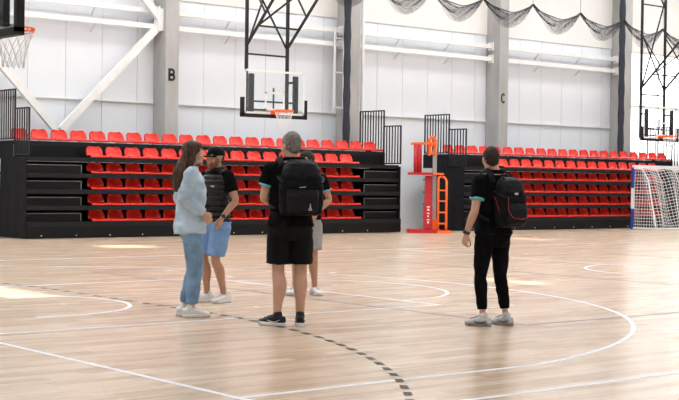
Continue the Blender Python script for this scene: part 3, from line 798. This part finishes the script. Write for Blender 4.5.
def person(label, px_loc, heading, H, skin, arms, legs, head=(0, 0, 0), female=False, head_c=(0, .014, 1.667), bulk=1.0, calf=1.0, shin=1.0, hs=1.06):
    """arms/legs: dict 'R'/'L' -> joints in metres for a 1.80 m figure; +x right, +y forward"""
    t = thing('person', label, 'person', (px_loc[0], px_loc[1], 0), math.radians(heading-90), H/1.80)
    T_ = TORSO_F if female else TORSO
    T_ = [(z, cx, cy, rx*bulk, ry*bulk) for z, cx, cy, rx, ry in T_]
    Hm = Matrix.Translation(head_c) @ Matrix.Rotation(math.radians(head[0]), 4, 'Z') @ Matrix.Rotation(math.radians(head[1]), 4, 'X') @ Matrix.Rotation(math.radians(head[2]), 4, 'Y') @ Matrix.Scale(hs, 4)
    b = MB(); sections(b, [(z, cx, cy, rx*(.9 if z < 1.05 else 1), ry*(.86 if z < 1.05 else 1)) for z, cx, cy, rx, ry in T_ if z > .81])
    nk = .047 if female else .058
    limb(b, [(0, -.026, 1.49), (0, -.012, 1.56), Hm @ Vector((0, -.018, -.045))], [nk*1.15, nk, nk*.98])
    head_parts(b, Hm, female)
    for sd in 'RL':
        A = arms[sd]; s_ = 1 if sd == 'R' else -1
        sh, el, wr = A['shoulder'], A['elbow'], A['wrist']
        k = .82 if female else 1.0
        mid = [sh[i]*.55+el[i]*.45 for i in range(3)]; fm = [el[i]*.68+wr[i]*.32 for i in range(3)]
        limb(b, [(sh[0]*.62, sh[1], sh[2]-.01), sh, mid, el, fm, wr], [.060*k, .058*k, .050*k, .041*k, .042*k, .028*k])
        hand(b, wr, A['dir'], A['palm'], A.get('thumb', 1), A.get('curl', .5))
        G = legs[sd]; hp, kn, an = G['hip'], G['knee'], G['ankle']
        th = [hp[i]*.55+kn[i]*.45 for i in range(3)]
        d = Vector(an)-Vector(kn); back = Vector((0, -.022 if shin == 1 else -.008, 0)); back.rotate(Matrix.Rotation(math.radians(G.get('yaw', 0)), 3, 'Z'))
        cf = Vector(kn)+d*.30+back; lc = Vector(kn)+d*.68+back*.3
        c = calf
        limb(b, [hp, th, kn, cf, lc, an], [.074, .066, .054*c*shin, .061*c*shin, .042*c*shin, .036])
        limb(b, [an, Vector(an)+Matrix.Rotation(math.radians(G.get('yaw', 0)), 3, 'Z') @ Vector((0, .08, -.052))], [.034, .024])
    link('body', remesh(b, 'body', .0062, 3), skin, t)
    return t, T_, Hm

def sleeve(b, A, frac, r0, r1, long=False):
    sh, el, wr = [Vector(A[k]) for k in ('shoulder', 'elbow', 'wrist')]
    if long: limb(b, [(sh.x*.55, sh.y, sh.z-.005), sh, sh.lerp(el, .5), el, el.lerp(wr, .5), el.lerp(wr, frac)], [r0*.95, r0, r0*.95, r0*.9, r1*1.05, r1], cut=True)
    else:
        e = sh.lerp(el, frac); limb(b, [(sh.x*.55, sh.y, sh.z-.012), sh, sh.lerp(el, frac*.6), e], [r0*.95, r0, (r0+r1)/2, r1], cut=True)
        return e, (el-sh).normalized()
def trim_ring(t, A, frac, r, m, w=.018, name='sleeve_trim'):
    sh, el = Vector(A['shoulder']), Vector(A['elbow']); d = (el-sh).normalized(); c = sh.lerp(el, frac)
    b = MB(); b.tube([c-d*w*.2, c+d*w*.9], r, 20); return b.build(name, m, t, True)
def tee(t, T_, arms, m, frac=.60, hem=.92, r=.074, d=.016, seed=0, trim=None, name='shirt', collar=True):
    b = MB(); sections(b, inflate(T_, d, hem, 1.515, dd=.012))
    for sd in 'RL': sleeve(b, arms[sd], frac, .068, r)
    o = link(name, remesh(b, name, .0075, 4, wrinkle=.007, wscale=8, seed=seed), m, t)
    if collar:
        c = MB(); c.tube([(.068*math.cos(a), -.022+.064*math.sin(a), 1.538+(.014 if math.sin(a) < 0 else -.016*math.sin(a))) for a in np.linspace(0, 2*math.pi, 25)[:-1]], .020, 8, closed=True)
        c.build('collar', m, o, True)
    if trim:
        for sd in 'RL': trim_ring(t, arms[sd], frac-.02, r+.003, trim)
    return o
def trousers(t, T_, legs, m, radii, end, top=1.04, d=.016, seed=0, wr=.006, name='trousers', ws=9, stretch=(1, 1, 1)):
    """end: fraction from knee: <=1 on thigh (hip->knee), >1 down the shin"""
    b = MB(); sections(b, inflate(T_, d, .80, top))
    for sd in 'RL':
        hp, kn, an = [Vector(legs[sd][k]) for k in ('hip', 'knee', 'ankle')]
        if end <= 1: limb(b, [hp+Vector((0, 0, -.02)), hp.lerp(kn, .35), hp.lerp(kn, .7*end), hp.lerp(kn, end)], radii, cut=True)
        else: limb(b, [hp+Vector((0, 0, -.02)), hp.lerp(kn, .5), kn, kn.lerp(an, .35), kn.lerp(an, .7), kn.lerp(an, end-1)], radii, cut=True)
    return link(name, remesh(b, name, .0075, 4, wrinkle=wr, wscale=ws, seed=seed, stretch=stretch), m, t)
def watch(t, A):
    el, wr = Vector(A['elbow']), Vector(A['wrist']); d = (wr-el).normalized(); c = wr-d*.02
    n = d.cross(Vector((0, 0, 1))).normalized() if abs(d.z) < .95 else Vector((1, 0, 0))
    if A.get('face'): n = Vector(A['face']).normalized()
    b = MB(); b.tube([c-d*.012, c+d*.012], .034, 18)
    w = b.build('watch', WATCH, t, True)
    MB().tube([c+n*.030, c+n*.042], .021, 16).build('watch_case', WATCH, w, True)

def backpack(label, pt, drop=0.0, dx=0.0, roll=True, accents=None, W=.32, Hh=.47, D=.17, z0=1.02):
    """worn on the back of figure pt; built in the figure's frame, empty at the pack's base"""
    base = pt.matrix_basis @ Vector((dx, -.24, z0))
    t = thing('backpack', label, 'backpack', base, pt.rotation_euler.z, pt.scale.x)
    o = Vector((dx, -.24, z0)); y1 = -.115; top = z0+Hh
    q = lambda x, y, z: Vector((x+dx, y, z))-o
    b = MB(); rings = []
    for z, w, d, off in ((z0, .40, .62, 0), (z0+.02, .47, .86, 0), (z0+.12, .50, 1.0, 0), (z0+.26, .50, .98, 0), (z0+.36, .455, .85, 0), (z0+.43, .40, .66, 0), (top, .33, .40, .01)):
        rg = []
        for k in range(24):
            a = 2*math.pi*k/24; c, s = math.cos(a), math.sin(a)
            rg.append(q(W*w*math.copysign(abs(c)**.5, c), y1-D*d/2+D*d/2*math.copysign(abs(s)**.5, s)+off, z))
        rings.append(rg)
    b.rings(rings); link('pack_body', remesh(b, 'pack_body', .007, 4, wrinkle=.006, wscale=9, seed=dx*10), PACK, t)
    # front pocket, lid, handle, side straps
    b = MB(); rings = []
    for z, w, d in ((z0+.03, .30, .03), (z0+.05, .36, .05), (z0+.18, .37, .06), (z0+.235, .35, .035)):
        rg = []
        for k in range(20):
            a = 2*math.pi*k/20; c, s = math.cos(a), math.sin(a); rg.append(q(W*w*math.copysign(abs(c)**.5, c), y1-D*.94+d*math.copysign(abs(s)**.6, s)-.004, z))
        rings.append(rg)
    b.rings(rings); link('front_pocket', remesh(b, 'front_pocket', .006, 3, wrinkle=.003, wscale=12), PACK2, t)
    b = MB(); rings = []
    for z, w, d in ((top-.13, .40, .50), (top-.10, .435, .56), (top-.04, .41, .48), (top+.01, .34, .34), (top+.03, .25, .2)):
        rg = []
        for k in range(20):
            a = 2*math.pi*k/20; c, s = math.cos(a), math.sin(a); rg.append(q(W*w*math.copysign(abs(c)**.5, c), y1-D*.42+D*d*math.copysign(abs(s)**.6, s), z-(.02 if s < 0 else 0)))
        rings.append(rg)
    b.rings(rings); link('lid', remesh(b, 'lid', .006, 3, wrinkle=.004, wscale=12), PACK2, t)
    b = MB(); b.tube([q(-.05, y1-.01, top), q(-.04, y1-.0, top+.05), q(.04, y1, top+.05), q(.05, y1-.01, top)], .009, 8); b.build('grab_handle', PACK2, t, True)
    for s in (-1, 1):
        b = MB(); b.tube([q(s*W*.51, y1-.03, z0+.36), q(s*W*.52, y1-D*.5, z0+.33), q(s*W*.44, y1-D*.98, z0+.30)], .010, 6, flat=.5); b.build('side_strap', PACK2, t)
        pts = catmull([(s*.095, y1+.01, top-.03), (s*.105, -.085, 1.515), (s*.112, -.005, 1.562), (s*.120, .085, 1.485), (s*.130, .142, 1.36), (s*.165, .115, 1.22), (s*.190, .0, 1.13), (s*.150, y1-.01, z0+.06)], 5)
        b = MB(); L, n = [], len(pts)
        rings = []
        for i, p in enumerate(pts):
            p = Vector(p); tn = (Vector(pts[min(i+1, n-1)])-Vector(pts[max(i-1, 0)])).normalized()
            out = (p-Vector((0, -.01, p.z-.02 if p.z < 1.45 else 1.40))).normalized(); side = tn.cross(out).normalized(); out = side.cross(tn)
            w = .030 if i < n*.62 else .014
            rings.append([p+side*w+out*.002-o, p+side*w+out*.014-o, p-side*w+out*.014-o, p-side*w+out*.002-o])
        b.rings(rings); b.build('shoulder_strap', PACK2, t, True)
    if accents == 'logo':
        b = MB()
        for (xa, za, xb, zb) in ((.045, .05, .075, .05), (.045, .05, .06, .085), (.075, .05, .06, .085), (.05, .065, .07, .065), (.053, .09, .067, .09), (.06, .085, .06, .11)):
            b.beam(q(xa, y1-D*1.34, z0+za), q(xb, y1-D*1.34, z0+zb), .005)
        b.build('emblem', MARKW, t)
        b = MB(); b.beam(q(-.04, y1-D*1.30, z0+.255), q(.02, y1-D*1.29, z0+.262), .006); b.build('zip_mark', MARKW, t)
    if accents == 'red':
        b = MB(); b.tube([q(-W*.36, y1-D*1.02, z0+.30), q(-W*.38, y1-D*1.05, z0+.17), q(-W*.30, y1-D*1.27, z0+.10), q(0, y1-D*1.34, z0+.085), q(W*.30, y1-D*1.28, z0+.10)], .0028, 6); b.build('red_piping', REDP, t, True)
        b = MB(); b.tube([q(-W*.50, y1-.02, z0+.31), q(-W*.515, y1-D*.35, z0+.27), q(-W*.515, y1-D*.6, z0+.16)], .0028, 6); b.build('red_piping', REDP, t, True)
        b = MB(); b.box(-.035+dx-o.x, .005+dx-o.x, y1-D*.98-.012-o.y, y1-D*.98-.004-o.y, z0+.325-o.z, z0+.345-o.z); b.build('brand_tag', MARKW, t)
    return t

# ---- figure seen from behind, grey hair
arms = dict(
    R=dict(shoulder=(.190, -.02, 1.46), elbow=(.235, .035, 1.185), wrist=(.135, .225, 1.10), dir=(-.75, .65, .0), palm=(0, -.6, -.6), thumb=1, curl=.5),
    L=dict(shoulder=(-.190, -.02, 1.46), elbow=(-.245, .025, 1.200), wrist=(-.150, .215, 1.13), dir=(.75, .65, .0), palm=(0, -.6, -.6), thumb=-1, curl=.5))
legs = dict(R=dict(hip=(.098, 0, .91), knee=(.105, .015, .50), ankle=(.10, -.02, .085), yaw=-6),
            L=dict(hip=(-.098, 0, .91), knee=(-.105, .02, .50), ankle=(-.118, -.02, .085), yaw=50))
t, T_, Hm = person('person in black T-shirt and loose black shorts standing with a large backpack on', (1.351, -3.265), 61, 1.905, SKIN, arms, legs, head=(24, -4, 0), bulk=1.09, calf=1.10)
face_parts(t, Hm); short_hair(t, Hm, HAIR_GREY, 1)
tee(t, T_, arms, BLACK_CLOTH, .56, .93, .078, seed=1, trim=CYAN)
trousers(t, T_, legs, BLACK_POLY, [.114, .116, .113, .112], .80, top=1.06, d=.022, seed=2, name='shorts')
for sd in 'RL':
    shoe(t, legs[sd]['ankle'], legs[sd]['yaw'], SHOE_BLACK, SOLE_WHITE, sock=SOCK_B, lace=SOCK_B, swoosh=MARKW, L=.285)
backpack('black lidded backpack with small pale emblem, worn with black shorts', t, dx=.065, accents='logo', W=.40, Hh=.48, D=.20, z0=1.035)

# ---- figure at the right, back turned
arms = dict(
    R=dict(shoulder=(.185, -.02, 1.455), elbow=(.225, .05, 1.19), wrist=(.16, .25, 1.14), dir=(-.5, .85, .1), palm=(-.6, 0, -.6), thumb=1, curl=.6),
    L=dict(shoulder=(-.190, -.015, 1.455), elbow=(-.262, -.035, 1.17), wrist=(-.285, .065, .925), dir=(-.02, .30, -.95), palm=(.95, .1, .0), thumb=1, curl=.62, face=(-1, -.2, .1)))
legs = dict(R=dict(hip=(.098, 0, .91), knee=(.135, .03, .50), ankle=(.165, -.03, .085), yaw=6),
            L=dict(hip=(-.098, 0, .91), knee=(-.110, .045, .50), ankle=(-.112, .0, .085), yaw=24))
t, T_, Hm = person('person in black T-shirt and black joggers with wristwatch and backpack, standing alone', (3.07, -4.36), 84, 1.795, SKIN, arms, legs, head=(-22, -2, 0), bulk=1.02, shin=.70, hs=1.02, head_c=(-.028, .014, 1.672))
face_parts(t, Hm); short_hair(t, Hm, HAIR_DARK, 3, top=.010)
tee(t, T_, arms, BLACK_CLOTH, .62, .93, .072, seed=5, trim=CYAN)
trousers(t, T_, legs, BLACK_CLOTH, [.100, .088, .064, .060, .050, .043], 1.79, top=1.05, d=.018, seed=6, wr=.007, ws=8, name='joggers')
for sd in 'RL':
    shoe(t, legs[sd]['ankle'], legs[sd]['yaw'], SHOE_GREY, SOLE_GREY, sock=SOCK_W, lace=NAVY, swoosh=NAVY, detail=NAVY, L=.275)
watch(t, arms['L'])
backpack('black backpack with thin red piping, worn with black joggers', t, dx=.045, accents='red', W=.315, Hh=.47, D=.20, z0=1.00)

# ---- woman-length hair figure in denim, profile to the right
arms = dict(
    R=dict(shoulder=(.160, -.02, 1.455), elbow=(.215, -.085, 1.205), wrist=(.165, .115, 1.06), dir=(-.35, .55, -.70), palm=(-.9, 0, -.2), thumb=1, curl=.4),
    L=dict(shoulder=(-.160, -.02, 1.455), elbow=(-.225, -.115, 1.20), wrist=(-.165, .105, 1.05), dir=(.3, .5, -.75), palm=(.9, 0, -.2), thumb=-1, curl=.4))
legs = dict(R=dict(hip=(.088, 0, .92), knee=(.075, .040, .50), ankle=(.070, .005, .085), yaw=-4),
            L=dict(hip=(-.088, 0, .92), knee=(-.080, .035, .50), ankle=(-.080, -.055, .085), yaw=6))
t, T_, Hm = person('person in pale denim shirt, blue jeans and white sneakers turned to the others', (.998, -2.034), -31, 1.835, SKIN, arms, legs, head=(-4, 3, 0), female=True, shin=.75, hs=1.0)
face_parts(t, Hm, smile=True)
b = MB(); E = lambda c, r: b.ell(c, r, 20, 14, Hm)
E((0, -.020, .040), (.083, .098, .090)); E((0, .030, .072), (.060, .058, .040)); E((0, -.055, -.03), (.078, .062, .10))
for s in (-1, 1):
    E((s*.072, -.012, .005), (.016, .042, .075))
    limb(b, [Hm @ Vector((s*.066, -.01, .04)), Hm @ Vector((s*.076, -.008, -.05)), (s*.094, -.030, 1.53), (s*.112, -.035 if s > 0 else .03, 1.44), (s*.105, -.075 if s > 0 else .08, 1.34)], [.020, .028, .034, .032, .012], n=5)
for x, y, r in ((-.055, -.09, .044), (0, -.105, .052), (.055, -.09, .048), (.08, -.070, .036)):
    limb(b, [Hm @ Vector((x*.8, -.06, .03)), Hm @ Vector((x*.95, -.085, -.06)), (x*1.2, y-.020, 1.51), (x*1.3, y-.045, 1.41), (x*1.25, y-.060, 1.33), (x*1.1, y-.065, 1.285)], [r*.8, r, r, r*.92, r*.66, r*.22], n=5)
link('hair', remesh(b, 'hair', .006, 4, wrinkle=.007, wscale=16, stretch=(2.2, 2.2, .35), seed=3), HAIR_BROWN, t)
b = MB()
sections(b, [(.86, 0, -.012, .196, .150), (.92, 0, -.016, .200, .156), (1.0, 0, -.016, .190, .146), (1.12, 0, -.010, .178, .136), (1.24, 0, .002, .176, .138), (1.36, 0, .004, .180, .128), (1.45, 0, -.012, .160, .098), (1.505, 0, -.02, .105, .075), (1.525, 0, -.02, .075, .065)])
for sd in 'RL': sleeve(b, arms[sd], .86, .064, .050, long=True)
so = link('denim_shirt', remesh(b, 'denim_shirt', .0075, 3, wrinkle=.014, wscale=6, stretch=(1.0, 1.0, 1.7), seed=9), DENIM_LIGHT, t)
c = MB(); c.tube([(.070*math.cos(a), -.020+.066*math.sin(a), 1.530+(.014 if math.sin(a) < 0 else -.02*math.sin(a))) for a in np.linspace(0, 2*math.pi, 25)[:-1]], .018, 8, closed=True); c.build('collar', DENIM_LIGHT, so, True)
for sd in 'RL':
    el, wr = Vector(arms[sd]['elbow']), Vector(arms[sd]['wrist']); c0 = el.lerp(wr, .80); c1 = el.lerp(wr, .97)
    b = MB(); b.tube([c0, c1], [.055, .052], 18); b.build('cuff', DENIM_LIGHT, so, True)
trousers(t, T_, legs, DENIM, [.102, .094, .076, .073, .068, .058], 1.86, top=1.0, d=.012, seed=11, wr=.007, name='jeans', ws=9)
for sd in 'RL':
    shoe(t, legs[sd]['ankle'], legs[sd]['yaw'], SHOE_WHITE, SOLE_WHITE, lace=SOCK_W, L=.285)

# ---- figure in cap and quilted vest
arms = dict(
    R=dict(shoulder=(.185, -.015, 1.46), elbow=(.250, -.03, 1.185), wrist=(.200, .09, .985), dir=(-.15, .25, -.95), palm=(-.9, 0, 0), thumb=1, curl=.3),
    L=dict(shoulder=(-.190, -.015, 1.46), elbow=(-.285, -.045, 1.185), wrist=(-.205, .085, .985), dir=(.2, .25, -.9), palm=(.9, .2, 0), thumb=-1, curl=.3, face=(-.8, .5, .2)))
legs = dict(R=dict(hip=(.098, 0, .91), knee=(.115, .075, .51), ankle=(.100, .02, .085), yaw=-10),
            L=dict(hip=(-.098, 0, .91), knee=(-.055, .040, .505), ankle=(-.075, -.085, .085), yaw=8))
t, T_, Hm = person('person in black cap and black quilted vest with light blue shorts, hands in pockets', (2.12, -.82), 188, 1.81, SKIN_TAN, arms, legs, head=(-4, 0, 0), bulk=.98)
face_parts(t, Hm)
b = MB(); E = lambda c, r: b.ell(c, r, 18, 12, Hm)
E((0, .036, -.062), (.057, .060, .054)); E((0, .072, -.093), (.027, .025, .022))
for s in (-1, 1): E((s*.062, .02, -.035), (.012, .030, .045))
link('beard', remesh(b, 'beard', .005, 2, fine=.004), BEARD, t)
b = MB(); E((0, -.040, .01), (.070, .068, .07)); 
b = MB(); b.ell((0, -.042, .008), (.071, .068, .070), 18, 12, Hm); link('hair', remesh(b, 'hair', .006, 2, fine=.004), HAIR_DARK, t)
b = MB(); rings = []
for z, s in ((.030, 1.0), (.060, 1.0), (.090, .93), (.112, .76), (.126, .48), (.132, .15)):
    rings.append([Hm @ Vector((.086*s*math.cos(a), -.010+.106*s*math.sin(a), z)) for a in [2*math.pi*k/24 for k in range(24)]])
b.rings(rings); cap = b.build('cap', BLACK_POLY, t, True)
b = MB(); P = []
for j in range(6):
    v = j/5; P.append([Hm @ Vector((.074*math.sin(u)*(1-.10*v), -.010+.100*math.cos(u)+v*.075*max(0, math.cos(u)), .036-.012*v-.018*math.sin(u)**2)) for u in np.linspace(-1.25, 1.25, 13)])
b.grid(P); br = b.build('cap_brim', BLACK_POLY, cap, True); md = br.modifiers.new('s', 'SOLIDIFY'); md.thickness = .005
b = MB(); b.ell((.028, .0865, .075), (.013, .006, .010), 12, 8, Hm); b.build('cap_emblem', MARKW, cap, True)
tee(t, T_, arms, BLACK_CLOTH, .62, .94, .072, seed=13)
b = MB(); sections(b, inflate(T_, .032, .93, 1.50, dd=.0)); limb(b, [(-.13, -.018, 1.47), (.13, -.018, 1.47)], [.072, .072])
ve = link('quilted_vest', remesh(b, 'quilted_vest', .0075, 2, quilt=(.062, .016), wrinkle=.003, wscale=10), VEST, t)
c = MB(); c.tube([(.074*math.cos(a), -.020+.070*math.sin(a), 1.545+(.014 if math.sin(a) < 0 else -.012*math.sin(a))) for a in np.linspace(0, 2*math.pi, 25)[:-1]], .024, 8, closed=True); c.build('collar', VEST, ve, True)
b = MB(); b.beam((0.0, .128, .95), (0.0, .140, 1.28), .012); b.beam((0, .140, 1.28), (0, .112, 1.44), .012); b.build('zip', BLACK_POLY, ve)
b = MB()
for i in range(3): b.box(-.125+i*.020, -.111+i*.020, .138-.0*i, .150, 1.335, 1.352)
b.build('chest_logo', MARKW, ve)
trousers(t, T_, legs, BLUE_SHORT, [.112, .112, .108, .104], .88, top=1.0, d=.018, seed=15, name='shorts', wr=.008)
for sd in 'RL':
    shoe(t, legs[sd]['ankle'], legs[sd]['yaw'], SHOE_WHITE, SOLE_WHITE, sock=SOCK_W, lace=SOCK_W, L=.30)
watch(t, arms['L'])

# ---- figure in grey shorts, half hidden
arms = dict(
    R=dict(shoulder=(.185, -.015, 1.46), elbow=(.250, -.03, 1.185), wrist=(.175, .13, 1.01), dir=(-.3, .3, -.9), palm=(-.9, 0, 0), thumb=1, curl=.3),
    L=dict(shoulder=(-.188, -.015, 1.46), elbow=(-.290, -.03, 1.20), wrist=(-.165, .135, 1.035), dir=(.45, .25, -.65), palm=(.5, -.6, 0), thumb=-1, curl=.6, face=(-.3, .9, .3)))
legs = dict(R=dict(hip=(.098, 0, .91), knee=(.115, .035, .505), ankle=(.125, -.02, .085), yaw=-16),
            L=dict(hip=(-.098, 0, .91), knee=(-.115, .035, .505), ankle=(-.125, -.02, .085), yaw=34))
t, T_, Hm = person('person in black shirt, grey shorts and white-red trainers, half hidden behind a large backpack', (3.69, -.51), 222, 1.80, SKIN_TAN, arms, legs, head=(-35, 0, 0), bulk=.99)
face_parts(t, Hm); short_hair(t, Hm, HAIR_DARK, 7)
tee(t, T_, arms, BLACK_CLOTH, .58, .95, .072, seed=17, trim=CYAN)
trousers(t, T_, legs, GREY_SHORT, [.112, .114, .112, .110], .84, top=1.02, d=.018, seed=19, name='shorts')
for sd in 'RL':
    shoe(t, legs[sd]['ankle'], legs[sd]['yaw'], SHOE_WHITE, SOLE_WHITE, sock=SOCK_W, lace=SOCK_W, detail=REDP, L=.295)
watch(t, arms['L'])

bpy.data.scenes.remove(WORK)
